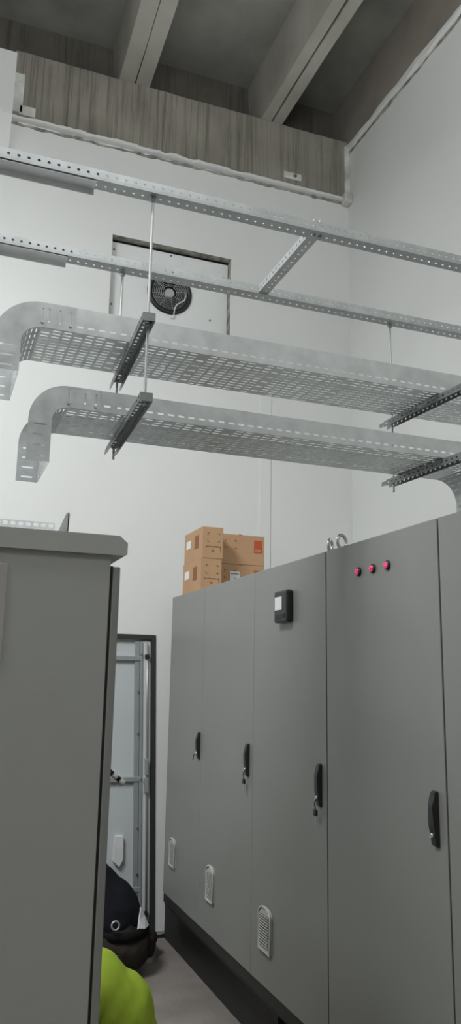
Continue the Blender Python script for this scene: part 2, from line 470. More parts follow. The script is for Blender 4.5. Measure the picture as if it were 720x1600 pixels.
for (x, z) in ((-.125, 1.62), (-.105, 1.88), (-.125, 1.33), (-.1, 1.02), (-.125, .70), (-.125, .40)):
    bm = bmesh.new(); xx = x-.035*z; cyl(bm, (xx, -.006, z), (xx, -.016, z), .008, .006, 12); obj('screw', bm, M['chrome'], d)
# clear plastic pocket hanging on the leaf
bm = bmesh.new()
prism(bm, [(-.30, .65), (-.245, .65), (-.24, .50), (-.265, .455), (-.305, .49)], 1, -.012, .02)
obj('document_pocket', bm, M['plastic'], d)
dbox('threshold', [(-.20, .07, -.06, .10, 0, .022)], M['blackm'], .003)
dbox('threshold_highlight', [(-.20, .06, -.065, -.04, .02, .03)], M['chrome'], .002)  # bright strip made for the white highlight on the threshold

# ------------------------------------------------------------------ slotted angle rails
PITCH = .0315
def angle(name, label, x0, x1, yf, zc, hf, wb, par_label_group, along='x', xf=None, m=None):
    t = thing(name, label, 'metal rail', par_label_group)
    n = int((x1-x0)/PITCH); us = [x0+PITCH*i for i in range(n+1)]
    hr = .0052
    bm = bmesh.new()
    vs = [0, hf*.28, hf*.72, hf]
    if along == 'x':
        P1 = lambda u, v: Vector((u, yf, zc+v)); P2 = lambda u, v: Vector((u, yf+v, zc))
    else:
        P1 = lambda u, v: Vector((xf, u, zc+v)); P2 = lambda u, v: Vector((xf+v, u, zc))
    perf(bm, us, vs, lambda i, j: (hr, hr) if j == 1 else None, P1)
    vs2 = [0, wb*.38, wb*.72, wb]
    perf(bm, us, vs2, lambda i, j: (hr, hr) if j == 1 else None, P2)
    perf_obj('angle_profile', bm, m or M['railsteel'], t, .0025)
    return t
ZC = 3.316
YN, YF = 2.325, 2.845
G = 'slotted steel rails above the trays'
r_near = angle('slotted_rail', 'long slotted steel rail nearest the ceiling beam in view, upper of two', XL, XR, YN, ZC, .036, .054, G)
r_far = angle('slotted_rail', 'long slotted steel rail running across in front of the wall fan', XL, XR, YF, ZC, .036, .058, G)
cr = angle('slotted_rail', 'short slotted steel rail bridging the two long rails crosswise', YN+.01, YF+.05, 0, ZC+.006, .03, .042, G, 'y', 1.165)
cr['label'] = 'short slotted steel rail bridging the two long rails crosswise'
for dx in (.012, .036):
    bm = bmesh.new(); cyl(bm, (1.165+dx, YN+.024, ZC-.008), (1.165+dx, YN+.024, ZC+.06), .004, n=8)
    cyl(bm, (1.165+dx, YN+.024, ZC+.010), (1.165+dx, YN+.024, ZC+.018), .008, n=6); obj('bolt', bm, M['darksteel'], cr)
def splice(label, x1, y, w, drop):
    t = thing('splice_channel', label, 'metal channel', 'plain channels under the slotted rails')
    bm = bmesh.new()
    prism(bm, [(y+.004, ZC-.003), (y+w, ZC-.003), (y+w, ZC-drop), (y+w-.003, ZC-drop), (y+w-.003, ZC-.006), (y+.004, ZC-.006)], 0, -1.2, x1)
    obj('channel', bm, M['splice'], t)
    bm = bmesh.new(); prism(bm, [(y+.003, ZC-.0), (y+.003, ZC+.034), (y+.006, ZC+.034), (y+.006, ZC)], 0, -1.2, x1+.02); obj('inner_leaf', bm, M['darksteel'], t)
splice('plain unpunched steel channel under the left end of the upper rail', .375, YN, .055, .026)
splice('plain unpunched steel channel under the left end of the lower rail', .365, YF, .060, .022)

# ------------------------------------------------------------------ threaded rods
RN, RF = 2.352, 2.888
ZU, ZL = 2.866, 2.597          # undersides of the two trays
def rod(label, x, y, zb, zt):
    t = thing('threaded_rod', label, 'hanging rod', 'threaded rods hanging the trays', (x, y, zb))
    bm = bmesh.new(); N = int((zt-zb)/.0045); rings = []
    for i in range(N+1):
        r = .0052 if i % 2 else .0044; z = (zt-zb)*i/N
        rings.append([bm.verts.new((r*math.cos(2*PI*k/8), r*math.sin(2*PI*k/8), z)) for k in range(8)])
    for i in range(N):
        for k in range(8): bm.faces.new((rings[i][k], rings[i][(k+1) % 8], rings[i+1][(k+1) % 8], rings[i+1][k]))
    bm.faces.new(rings[0][::-1]); bm.faces.new(rings[-1])
    obj('rod', bm, M['zinc'], t, True)
    for z in (ZU-.012, ZL-.012, ZC-.010, ZC+.004):
        if zb < z < zt:
            bm = bmesh.new(); cyl(bm, (0, 0, z-zb-.008), (0, 0, z-zb), .0095, n=6); cyl(bm, (0, 0, z-zb), (0, 0, z-zb+.002), .012, n=16); obj('nut', bm, M['zinc'], t)
rod('threaded rod at the near end of the left channels, hanging from the upper rail', .572, RN, 2.575, ZC+.03)
rod('threaded rod behind the trays at left, hanging from the rail by the fan', .590, RF, 2.535, ZC+.03)
rod('threaded rod behind the trays at right, near the right cabinets', 1.826, RF, 2.53, ZC+.03)
rod('threaded rod at the near end of the right channels, at the frame edge', 1.865, RN, 2.55, ZC+.03)

# ------------------------------------------------------------------ support channels under the trays
def channel(label, xa, xb, z):
    ya, yb = 2.29, 2.93
    L = math.hypot(xb-xa, yb-ya); ang = math.atan2(xb-xa, yb-ya)
    t = thing('support_channel', label, 'steel channel', 'punched channels carrying the trays', (xa, ya, z)); t.rotation_euler = (0, 0, -ang)
    w, h = .040, .026; n = int(L/.030); us = frange(0, L, n)
    bm = bmesh.new()
    perf(bm, us, [-w/2, -.007, .007, w/2], lambda i, j: (.009, .005) if j == 1 else None, lambda u, v: Vector((v, u, -.002)))
    perf(bm, us, [0, .006, .019, h], lambda i, j: (.007, .0045) if j == 1 else None, lambda u, v: Vector((-w/2, u, -.002-v)))
    perf(bm, us, [0, .006, .019, h], lambda i, j: (.007, .0045) if j == 1 else None, lambda u, v: Vector((w/2, u, -.002-v)))
    perf_obj('profile', bm, M['darksteel'], t, .0022)
    for s in (-1, 1):                      # flange ears that reach past the web at the far end
        bm = bmesh.new(); box(bm, s*w/2-.001, s*w/2+.001, L-.001, L+.035, -.024, -.006)
        obj('flange_ear', bm, M['darksteel'], t)
    bm = bmesh.new(); box(bm, -w/2, w/2, -.003, 0, -.028, .0); obj('end_plate', bm, M['darksteel'], t)
channel('dark punched channel across under the upper tray, left', .560, .596, ZU-.002)
channel('dark punched channel across under the lower tray, left', .562, .590, ZL-.002)
channel('punched channel across under the upper tray, right', 1.862, 1.83, ZU-.002)
channel('punched channel across under the lower tray, right', 1.868, 1.835, ZL-.002)

# ------------------------------------------------------------------ cable trays
TW = .305; TYN = 2.54
SP = .0375
def straight(t, x0, x1, z, h):
    n = int((x1-x0)/SP); us = [x0+SP*i for i in range(n+1)]
    bm = bmesh.new(); rows = 12; vs = frange(0, TW, rows)
    def hb(i, j):
        if j in (0, rows-1) and i % 3 == 0: return None
        if j == 6 and i % 5 == 2: return (.012, .009)
        if i % 8 == 7 and j % 2: return None
        return (.0148, .0050)
    perf(bm, us, vs, hb, lambda u, v: Vector((u, TYN+v, z)))
    perf_obj('tray_bottom', bm, M['galv'], t, .0012)
    for s in (0, 1):
        y = TYN+TW*s; inn = 1 if s == 0 else -1
        bm = bmesh.new()
        perf(bm, us, [0, .016, .030, h], lambda i, j: (.0118, .0038) if j == 1 else None, lambda u, v: Vector((u, y, z+v)))
        perf(bm, [us[0], us[-1]], [0, .010], lambda i, j: None, lambda u, v: Vector((u, y+inn*v, z+h)))
        perf_obj('side_wall', bm, M['galv'], t, .0012)

def elbow(t, xj, xi, z, h, ri, zend, sgn, ovl=.0022):
    """bend turning a tray down: xj joint, xi inner vertical plane, sgn -1 turns left, +1 turns right"""
    xc = xi-sgn*ri; zc = z-ri
    path = []                                  # (point fn of offset) list along the bend
    tail = abs(xc-xj)
    for k in range(int(tail/.036)+1): path.append(('t', min(tail, k*.036)))
    if path[-1][1] < tail-1e-6: path.append(('t', tail))
    NA = 12
    for k in range(1, NA): path.append(('a', k/NA*PI/2))
    leg = zc-zend; nl = max(2, int(leg/.030))
    for k in range(nl+1): path.append(('l', leg*k/nl))
    def P(i, off, y):
        kind, s = path[i]
        if kind == 't': return Vector((xj+sgn*s, y, z+off))
        if kind == 'a': return Vector((xc+sgn*(ri+off)*math.sin(s), y, zc+(ri+off)*math.cos(s)))
        return Vector((xi+sgn*off, y, zc-s))
    us = list(range(len(path)))
    def interp(u, off, y):
        i = min(int(u), len(path)-2); f = u-i
        return P(i, off, y).lerp(P(i+1, off, y), f)
    lens = [max((P(i+1, h/2, 0)-P(i, h/2, 0)).length, 1e-4) for i in range(len(path)-1)]
    tl = [k for k in range(len(path)-1) if path[k][0] == 't' and path[k+1][0] == 't']
    ll = [k for k in range(len(path)-1) if path[k][0] == 'l' and path[k+1][0] == 'l']
    el = bpy.data.objects.new('tray_elbow', None); COL.objects.link(el); el.parent = t
    bm = bmesh.new()
    i0 = [k for k in us if path[k][0] == 't'][-1]
    perf(bm, us[i0:], frange(0, TW, 6), lambda i, j: (.004/lens[i+i0], .016) if (i+i0 in ll or (path[i+i0][0] == 'a' and i % 2)) else None,
         lambda u, v: interp(u, -.0005, TYN+v))
    perf_obj('elbow_bottom', bm, M['galvdull'], el, .0012)
    for s in (0, 1):
        y = TYN-ovl if s == 0 else TYN+TW+ovl
        bm = bmesh.new()
        perf(bm, us, [0, h*.14, h*.86, h], lambda i, j: (.0032/lens[i], h*.27) if j == 1 and ((i in tl) or (i in ll)) else None,
             lambda u, v: interp(u, v, y))
        perf_obj('elbow_side', bm, M['galvdull'], el, .0014)
        for k in (tl[0], tl[-1]):
            c = interp(k+.5, h*.2, y); yy = -.006 if s == 0 else .006
            bm = bmesh.new(); cyl(bm, c, c+Vector((0, yy, 0)), .006, .004, 10); obj('bolt', bm, M['zinc'], el)

up_t = thing('cable_tray', 'upper perforated steel cable tray turning down at its left end', 'cable tray', 'perforated cable trays')
straight(up_t, .252, 2.62, ZU, .090)
elbow(up_t, .367, .19, ZU, .090, .062, 2.70, -1)
lo_t = thing('cable_tray', 'lower perforated steel cable tray bending down at both ends', 'cable tray', 'perforated cable trays')
straight(lo_t, .358, 2.02, ZL, .075)
elbow(lo_t, .468, .308, ZL, .075, .05, 2.405, -1)
elbow(lo_t, 1.97, 2.118, ZL, .075, .10, 2.256, 1)

# ------------------------------------------------------------------ left cabinet
lc = thing('electrical_cabinet', 'large grey cabinet at left edge, side panel facing us, flat overhanging roof', 'electrical cabinet', loc=(.17, 2.5, 0))
def L(b): return (b[0]-.17, b[1]-.17, b[2]-2.5, b[3]-2.5, b[4], b[5])
boxes('body', [L((-.12, .458, 2.20, 3.00, .10, 2.066))], M['cab'], lc, .003)  # unseen rear lengthened to block lamp light from the right row
bm = bmesh.new()
prism(bm, [(-.31, 2.062), (-.31, 2.118), (.308, 2.118), (.332, 2.098), (.332, 2.066), (.325, 2.062)], 1, -.312, .52)
obj('roof', bm, M['cab'], lc)
boxes('plinth', [L((-.11, .45, 2.215, 2.99, 0, .10))], M['blackm'], lc)
boxes('gasket', [L((.457, .466, 2.204, 2.996, .14, 2.032))], M['gasket'], lc)
boxes('door', [L((.465, .486, 2.197, 3.00, .13, 2.030))], M['cabdoor'], lc, .003)
hb = bmesh.new()
box(hb, .316, .330, .085, .135, 1.30, 1.56, .004)
hd = obj('handle_base', hb, M['blackp'], lc)
def lever(pts, r):
    bm = bmesh.new(); tube(bm, pts, r, 10); return bm
A = Vector((.318, .11, 1.495)); B = Vector((.4345, .10, 1.402)); C1 = B+(B-A).normalized()*.018
obj('swing_handle', lever([A, A.lerp(B, .5), B], .0085), M['blackp'], hd, True)
obj('handle_cap', lever([B, C1], .0105), M['plastic'], hd, True)
mid = A.lerp(B, .80); obj('handle_band', lever([mid, mid+(B-A).normalized()*.018], .0092), M['plastic'], hd, True)
o = boxes('label_plate', [L((.03, .178, 2.194, 2.20, 1.757, 2.02))], M['plate'], lc, .002)
# offcut of tray lying on that roof
tp = thing('tray_offcut', 'short perforated tray offcut lying on top of the left cabinet', 'cable tray offcut', loc=(.1, 2.5, 2.119))
bm = bmesh.new(); us = [-.30+SP*.62*i for i in range(24)]
perf(bm, us, frange(0, .078, 4), lambda i, j: (.0085, .0070), lambda u, v: Vector((u, -.02+v*.25, v)))
perf_obj('tray_bottom', bm, M['railsteel'], tp, .0012)
bm = bmesh.new(); perf(bm, [us[0], us[-1]], [0, .10], lambda i, j: None, lambda u, v: Vector((u, v, .001))); perf_obj('side_wall', bm, M['galvdull'], tp, .0012)
xe = us[-1]
bm = bmesh.new(); prism(bm, [(xe-.01, 0), (xe+.018, .07), (xe+.034, .112), (xe+.042, .118), (xe+.046, .108), (xe+.04, 0)], 1, -.004, -.001)
obj('end_flange', bm, M['galvdull'], tp)
bm = bmesh.new(); prism(bm, [(-.004, 0), (.13, 0), (.10, .09), (-.004, .112)], 0, xe+.040, xe+.043); obj('end_flange', bm, M['galvdull'], tp)

# ------------------------------------------------------------------ row of cabinets on the right
XF, XBk, ZB, ZT = 1.5, 2.30, .404, 2.25
ys = [5.13, 4.45, 3.67, 2.90, 2.12, 1.35]
labs = ['grey cabinet furthest from us, beside the back wall, under the left carton stack',
        'grey cabinet second from the back wall, with a key hanging from its handle, no meter',
        'grey cabinet with a black meter and white screen on its door',
        'grey cabinet with three red indicator lamps across its door',
        'grey cabinet at the right edge of the photo, cut off by the frame']
def at_front(y, z): return Vector((0, y, z))
for i in range(5):
    y1, y0 = ys[i], ys[i+1]; yc = (y0+y1)/2
    t = thing('electrical_cabinet', labs[i], 'electrical cabinet', 'grey cabinet row on the right', (XF, yc, ZB))
    hy = (y1-y0)/2
    boxes('body', [(.021, XBk-XF, -hy+.001, hy-.001, 0, ZT-ZB-.001)], M['cab'], t, .002)
    boxes('door_gasket', [(.016, .021, -hy+.006, hy-.006, .006, ZT-ZB-.006)], M['gasket'], t)
    gap = .0035 if i in (2, 3) else .0015
    dg = [gap, gap]
    g0 = .004 if i in (2, 3) else .0012
    g1 = .004 if i in (3, 4) else .0012
    door = boxes('door', [(0, .017, -hy+g0, hy-g1, .003, ZT-ZB-.002)], M['cabdoor'], t, .0018)
    # swing handle near the right-hand edge
    if i < 4:
        hyy = -hy+(.055 if i else .03); z0, z1 = 1.238-ZB, 1.400-ZB
        if i == 0: z0, z1 = 1.270-ZB, 1.418-ZB
        if i == 1: z0, z1 = 1.262-ZB, 1.414-ZB
        bm = bmesh.new()
        prism(bm, [(0, z0-.004), (-.014, z0+.004), (-.016, z0+.03), (-.022, z0+.06), (-.024, z1-.045), (-.017, z1-.022), (-.013, z1-.004), (0, z1)], 1, hyy-.014, hyy+.014)
        bmesh.ops.bevel(bm, geom=bm.edges[:], offset=.0025, segments=2, affect='EDGES')
        obj('swing_handle', bm, M['blackp'], door)
        bm = bmesh.new(); zl = z0+.032
        cyl(bm, (-.016, hyy, zl), (-.024, hyy, zl), .0075, n=20); ring(bm, (-.024, hyy, zl), (0, 1, 0), (0, 0, 1), .006, .0015, 20, 6)
        obj('lock_cylinder', bm, M['zinc'], door, True)
        if i in (1, 2):
            zk = z0-.018
            bm = bmesh.new()
            tube(bm, [(-.018, hyy+.004, z0+.028), (-.026, hyy+.004, z0+.012), (-.022, hyy+.006, z0-.004), (-.02, hyy+.006, zk)], .0022, 6)
            box(bm, -.027, -.015, hyy-.006, hyy+.018, zk-.018, zk+.006, .004)
            obj('key', bm, M['blackp'], door)
            bm = bmesh.new(); box(bm, -.0215, -.0195, hyy+.001, hyy+.008, zk-.05, zk-.016); obj('key_blade', bm, M['zinc'], door)
        if i == 0:
            bm = bmesh.new(); tube(bm, [(-.018, hyy, z0+.03), (-.034, hyy+.004, z0+.02), (-.036, hyy+.004, z0-.006)], .003, 6); obj('key', bm, M['blackp'], door)
    # ventilation grille low on the door
    if i < 3:
        vy = (4.93, 4.23, 3.487)[i]-yc; hw = .064 if i == 2 else .052
        zb_, zt_ = ((.60, .76), (.575, .75), (.555, .735))[i]; zb_ -= ZB; zt_ -= ZB
        bm = bmesh.new()
        arc = [(vy+hw*math.cos(a), zt_-.035+.035*math.sin(a)) for a in frange(0, PI, 10)]
        poly = [(vy-hw, zb_), (vy+hw, zb_)]+arc
        prism(bm, poly, 0, -.010, 0.0)
        inset = [(vy-hw*.72, zb_+.018), (vy+hw*.72, zb_+.018), (vy+hw*.72, zt_-.04), (vy-hw*.72, zt_-.04)]
        v = obj('vent_cover', bm, M['ventp'], door)
        bm = bmesh.new(); box(bm, -.0125, -.010, vy-hw*.74, vy+hw*.74, zb_+.016, zt_-.032); obj('vent_gap_shade', bm, M['ventshade'], door)  # flat dark slab in place of shaded louvre gaps
        bm = bmesh.new(); nn = 12
        for k in range(nn):
            zz = zb_+.022+(zt_-zb_-.060)*k/(nn-1)
            mt = Matrix.Translation((-.0135, vy, zz)) @ Matrix.Rotation(-.6, 4, 'Y')
            box(bm, -.0012, .0012, -hw*.74, hw*.74, -.005, .005, mtx=mt)
        obj('vent_louvre', bm, M['ventp'], door)
        bm = bmesh.new()                                     # raised rim
        pts = [Vector((-.011, p[0], p[1])) for p in poly]
        tube(bm, pts, .0055, 6, True); obj('vent_rim', bm, M['ventp'], door, True)
# meter on the third cabinet's door, indicator lamps on the fourth's
def find(lbl): return [o for o in bpy.data.objects if o.get('label') == lbl][0]
c3 = find(labs[2]); yc = (ys[2]+ys[3])/2
my = 3.285-yc; mz = 2.048-ZB
mt_ = boxes('power_meter', [(-.034, 0, my-.072, my+.072, mz-.072, mz+.072)], M['blackp'], c3, .010)
boxes('screen', [(-.0375, -.033, my+.0-.022, my+.052, mz-.016, mz+.044)], M['screen'], mt_, .001)
boxes('button_strip', [(-.0365, -.033, my-.05, my+.05, mz-.055, mz-.034)], M['blackm'], mt_, .001)
c4 = find(labs[3]); yc = (ys[3]+ys[4])/2
for ly in (2.627, 2.523, 2.422):
    bm = bmesh.new(); y = ly-yc; z = 2.131-ZB
    cyl(bm, (0, y, z), (-.006, y, z), .0175, .0170, 24); cyl(bm, (-.006, y, z), (-.009, y, z), .0165, .0140, 24)
    il = obj('indicator_lamp', bm, M['blackp'], c4, False)
    bm = bmesh.new(); bmesh.ops.create_uvsphere(bm, u_segments=20, v_segments=10, radius=.0122, matrix=Matrix.Translation((-.008, y, z)) @ Matrix.Diagonal((.75, 1, 1, 1)))
    obj('lens', bm, M['lens'], il, True)
def eyebolt(par, x, y, ang, R):
    bm = bmesh.new(); z = ZT-ZB
    cyl(bm, (x, y, z-.001), (x, y, z+.010), .016, .012, 16)
    ring(bm, (x, y, z+.010+R), (math.sin(ang), math.cos(ang), 0), (0, 0, 1), R, .0076, 28, 10)
    obj('lifting_eye', bm, M['chrome'], par, True)
eyebolt(c3, .055, 2.965-(ys[2]+ys[3])/2, 1.9-PI/2+.45, .026)
eyebolt(c4, .055, 2.862-(ys[3]+ys[4])/2, 1.22, .027)

# black steel stand that carries the row
st = thing('steel_stand', 'black steel stand under the grey cabinet row, over the floor trench', 'stand', loc=(XF, 3.2, 0))
def S(b): return (b[0]-XF, b[1]-XF, b[2]-3.2, b[3]-3.2, b[4], b[5])
boxes('rail', [S((1.505, 1.555, 1.35, 5.13, .352, .402)), S((1.512, 1.555, 1.35, 5.13, .335, .352))], M['blackm'], st, .002)
boxes('rail', [S((2.245, 2.295, 1.35, 5.13, .352, .402))], M['blackm'], st, .002)
boxes('black_end_sheet', [S((1.66, 2.235, 5.115, 5.128, -TD+.002, .36))], M['blackm'], st)  # black sheet added to darken the far end under the row
boxes('black_backing', [S((1.656, 1.666, 1.30, 5.60, -.2, .345))], M['blackm'], st)  # black sheet added to keep the gap under the row dark
for y in (5.085, 3.60, 2.12, 1.38):
    for x in (1.67, 2.18):
        boxes('leg', [S((x, x+.05, y-.025, y+.025, -TD+.001, .362))], M['blackm'], st, .002)
    if y < 5: boxes('leg', [S((1.60, 1.645, y-.02, y+.02, 0, .362))], M['blackm'], st, .002)
    boxes('cross_bar', [S((1.555, 2.245, y-.02, y+.02, .36, .40))], M['blackm'], st)

# ------------------------------------------------------------------ cartons on the cabinets
def text_mesh(s, size):
    cu = bpy.data.curves.new('txt', 'FONT'); cu.body = s; cu.size = size; cu.align_x = 'CENTER'; cu.align_y = 'CENTER'; cu.extrude = .0003; cu.offset = size*.03
    o = bpy.data.objects.new('txt', cu); COL.objects.link(o)
    bpy.context.view_layer.update()
    me = bpy.data.meshes.new_from_object(o.evaluated_get(bpy.context.evaluated_depsgraph_get()))
    bpy.data.objects.remove(o); bpy.data.curves.remove(cu)
    return me
def on_front(bm_or_me, x, y, z):       # text faces -Y
    return Matrix.Translation((x, y, z)) @ Matrix.Rotation(PI/2, 4, 'X')
GB = 'cardboard cartons on the cabinet row'
def carton(label, x0, x1, y0, y1, z0, z1, end_on, white=False):
    t = thing('carton', label, 'cardboard box', GB, ((x0+x1)/2, (y0+y1)/2, z0))
    hx, hy, h = (x1-x0)/2, (y1-y0)/2, z1-z0
    boxes('carton_body', [(-hx, hx, -hy, hy, 0, h-.0015)], M['card'], t, .0025)
    bm = bmesh.new()
    if end_on:
        box(bm, -hx+.003, hx-.003, -.002, .002, h-.002, h); box(bm, -.004, .004, -.004, .004, h-.002, h)
    else:
        box(bm, -hx+.003, hx-.003, -.002, .002, h-.002, h); box(bm, -.012, .010, -hy-.001, -hy+.01, h-.004, h)
    obj('flap_seam', bm, M['cardprint'], t)
    e = .0012
    def front(name, rects, m):
        bm = bmesh.new()
        for (a, b, c, d_) in rects: box(bm, a, b, -hy-e, -hy+.001, c, d_)
        return obj(name, bm, m, t)
    def brackets(cx, cz, w, hh, k, th=.003):
        out = []
        for sx in (-1, 1):
            for sz in (-1, 1):
                X = cx+sx*w; Z = cz+sz*hh
                out.append((min(X, X-sx*k), max(X, X-sx*k), min(Z, Z-sz*th), max(Z, Z-sz*th)))
                out.append((min(X, X-sx*th), max(X, X-sx*th), min(Z, Z-sz*k), max(Z, Z-sz*k)))
        return out
    rnd = random.Random(int(x0*1000+z0*77))
    if end_on:
        br = brackets(.005, h*.66, .040, .028, .014)
        for k in range(4): front('corner_mark', br[2*k:2*k+2], M['cardprint'])
        row = []; x = -.045
        while x < .05:
            w = rnd.uniform(.004, .010); row.append((x, x+w, h*.355, h*.355+rnd.uniform(.005, .010))); x += w+.004
        row.append((-.006, .010, h*.22, h*.27)); row.append((.050, .054, h*.24, h*.40))
        front('printed_marks', row, M['cardprint'])
        bm = bmesh.new(); box(bm, -hx-e, -hx+.001, -.11, -.03, h*.36, h*.78); obj('printed_square', bm, M['brownsq'], t)
        bm = bmesh.new(); box(bm, -hx-e, -hx+.001, .05, .14, h*.46, h*.72); obj('paper_label', bm, M['paper'], t)
    else:
        br = brackets(-hx*.68+.045, h*.66, .040, .028, .014)
        for k in range(4): front('corner_mark', br[2*k:2*k+2], M['cardprint'])
        lx0, lx1, lz0, lz1 = hx-.075, hx-.018, h*.42, h*.84
        front('logo_square', [(lx0, lx1, lz0, lz1)], M['orange'])
        me = text_mesh('EAE', .0235); me.transform(on_front(None, (lx0+lx1)/2, -hy-e-.0006, lz0+.014))
        link('logo_text', me, M['orangetxt'], t)
        if white:
            front('paper_label', [(-hx*.68+.045, -hx*.68+.112, h*.44, h*.76)], M['paper'])
            front('label_print', [(-hx*.68+.052, -hx*.68+.06, h*.66, h*.70)]+[(-hx*.68+.064+.011*k, -hx*.68+.072+.011*k, h*.665, h*.695) for k in range(4)], M['cardprint'])
    return t
BH = .2
carton('lower left carton, end towards us, standing on the furthest grey cabinet', 1.518, 1.655, 4.60, 4.97, ZT, ZT+BH, True)
carton('upper left carton, end towards us, top of the left stack', 1.524, 1.661, 4.60, 4.97, ZT+BH, ZT+2*BH, True)
carton('lower right carton with a white paper label, mostly hidden by the cabinet edge', 1.668, 2.008, 4.75, 4.90, ZT, ZT+BH-.003, False, True)
carton('upper right carton, long side towards us, orange logo square in full view', 1.668, 2.006, 4.75, 4.90, ZT+BH-.003, ZT+2*BH-.006, False)

# ------------------------------------------------------------------ people
def blob(name, chains, m, parent, vox=.012, smooth=4, keep=None):
    """chains of (point, radius) swept by spheres, fused into one continuous skin"""
    bm = bmesh.new()
    for ch in chains:
        for k in range(len(ch)-1):
            (p0, ra), (p1, rb) = ch[k], ch[k+1]
            p0 = Vector(p0); p1 = Vector(p1); d = (p1-p0).length
            n = max(1, int(d/(max(min(ra, rb), .004)*.45)))
            for q in range(n+1):
                f = q/n
                bmesh.ops.create_icosphere(bm, subdivisions=2, radius=ra+(rb-ra)*f, matrix=Matrix.Translation(p0.lerp(p1, f)))
    me = bpy.data.meshes.new(name); bm.to_mesh(me); bm.free()
    o = bpy.data.objects.new(name, me); COL.objects.link(o)
    r = o.modifiers.new('r', 'REMESH'); r.mode = 'VOXEL'; r.voxel_size = vox
    s = o.modifiers.new('s', 'SMOOTH'); s.factor = .5; s.iterations = smooth
    bpy.context.view_layer.update()
    me2 = bpy.data.meshes.new_from_object(o.evaluated_get(bpy.context.evaluated_depsgraph_get()))
    bpy.data.objects.remove(o)
    me2.name = name; me2.materials.clear()
    return link(name, me2, m, parent, True)

def V(*a): return Vector(a)
def hand(w, d, nrm):
    """chains for one hand: wrist w, pointing direction d, palm normal nrm"""
    d = d.normalized(); s = d.cross(nrm).normalized(); n = s.cross(d).normalized(); ch = []
    ch.append([(w, .024), (w+d*.05, .026)])
    for k, (o, l) in enumerate(((-.03, .062), (-.01, .072), (.01, .068), (.03, .052))):
        b = w+d*.085+s*o
        ch.append([(w+d*.03+s*o*.6, .017), (b, .0105)])
        c1 = b+d*l*.45-n*.006; c2 = c1+(d*.8-n*.6).normalized()*l*.32; c3 = c2+(d*.4-n*.9).normalized()*l*.25
        ch.append([(b, .0095), (c1, .009), (c2, .0082), (c3, .0072)])
    tb = w+d*.03-s*.026
    ch.append([(w+d*.015, .018), (tb, .014), (tb+d*.035-s*.022-n*.01, .0105), (tb+d*.062-s*.026-n*.022, .009)])
    return ch

def head_parts(root, c, face, upv, hair=True):
    """face details set on the skin: nose and ears are in the skin itself; returns head chains"""
    f = face.normalized(); s = f.cross(upv).normalized(); u = s.cross(f).normalized()
    ch = [[(c+u*.03-f*.015, .088), (c+u*.015+f*.012, .085)], [(c-u*.03+f*.02, .066), (c-u*.075+f*.045, .045)],
          [(c+u*.012+f*.092, .012), (c-u*.028+f*.108, .016)],
          [(c+s*.086-u*.01, .016), (c+s*.092+u*.02-f*.008, .014)], [(c-s*.086-u*.01, .016), (c-s*.092+u*.02-f*.008, .014)],
          [(c-u*.06-f*.03, .055), (c-u*.13-f*.045, .058)]]
    for k in (-1, 1):
        bm = bmesh.new(); bmesh.ops.create_uvsphere(bm, u_segments=14, v_segments=8, radius=.014, matrix=Matrix.Translation(c+s*k*.034+f*.083+u*.008))
        obj('eye', bm, M['eye'], root, True)
    bm = bmesh.new(); tube(bm, [c-u*.058+f*.083+s*x for x in (-.024, -.01, .01, .024)], .007, 8); obj('mouth', bm, M['lip'], root, True)
    if hair:
        blob('hair', [[(c+u*.045-f*.02, .094), (c+u*.03-f*.035, .092)], [(c+u*.0-f*.05, .078), (c-u*.03-f*.055, .062)]], M['hair'], root, .012, 3)
    return ch

# --- person crouching by the door, back to us, leaning to the left
p1 = thing('person', 'person in dark jacket and brown trousers crouching by the door, back to us', 'person', loc=(1.2, 5.05, 0))
o1 = Vector((1.2, 5.05, 0))
def q1(x, y, z): return Vector((x, y, z))-o1
pel = q1(1.20, 5.00, .175); bel = q1(1.19, 5.06, .30); mid_ = q1(1.15, 5.11, .385); che = q1(1.03, 5.19, .50); nek = q1(.88, 5.25, .60); hd_ = q1(.76, 5.28, .70)
shR = q1(1.12, 5.26, .485); shL = q1(.90, 5.10, .58)
elR = q1(1.14, 5.42, .32); wrR = q1(1.02, 5.50, .22); elL = q1(.74, 5.22, .42); wrL = q1(.72, 5.40, .26)
kneeR = q1(1.20, 5.42, .32); kneeL = q1(.98, 5.38, .36); anR = q1(1.455, 5.25, .085); anL = q1(1.0, 5.12, .085)
face = V(-.75, .45, -.35); hu = V(-.3, .1, .9)
arms = [[(shR, .05), (elR, .038), (wrR, .026)], [(shL, .05), (elL, .038), (wrL, .026)]]
legs_skin = [[(pel+V(.09, 0, 0), .07), (kneeR, .05), (anR, .035)], [(pel+V(-.09, 0, 0), .07), (kneeL, .05), (anL, .035)]]
chains = [[(pel, .11), (bel, .11), (mid_, .11), (che, .11), (nek, .055), (hd_-hu*.06, .055)], [(che, .09), (shR, .05)], [(che, .09), (shL, .05)]]+arms+legs_skin
chains += hand(wrR, V(-.5, .3, -.5), V(0, -.6, -.6))+hand(wrL, V(-.2, .5, -.5), V(.3, -.4, -.6))
chains += head_parts(p1, hd_, face, hu)
blob('body', chains, M['skin'], p1, .0065, 3)
blob('jacket', [[(pel+V(-.01, .025, .130), .158), (bel+V(.0, 0, -.01), .150), (bel+V(0, .0, .05), .148), (mid_, .152), (che, .150), (che.lerp(nek, .55), .095)],
                [(mid_+V(.035, -.01, .0), .135), (bel+V(.0, -.02, .02), .14)],
                [(che, .12), (shR, .085)], [(che, .12), (shL, .085)], [(shR, .085), (elR, .06), (elR.lerp(wrR, .85), .043)], [(shL, .085), (elL, .06), (elL.lerp(wrL, .85), .043)]], M['navy'], p1, .012, 9)
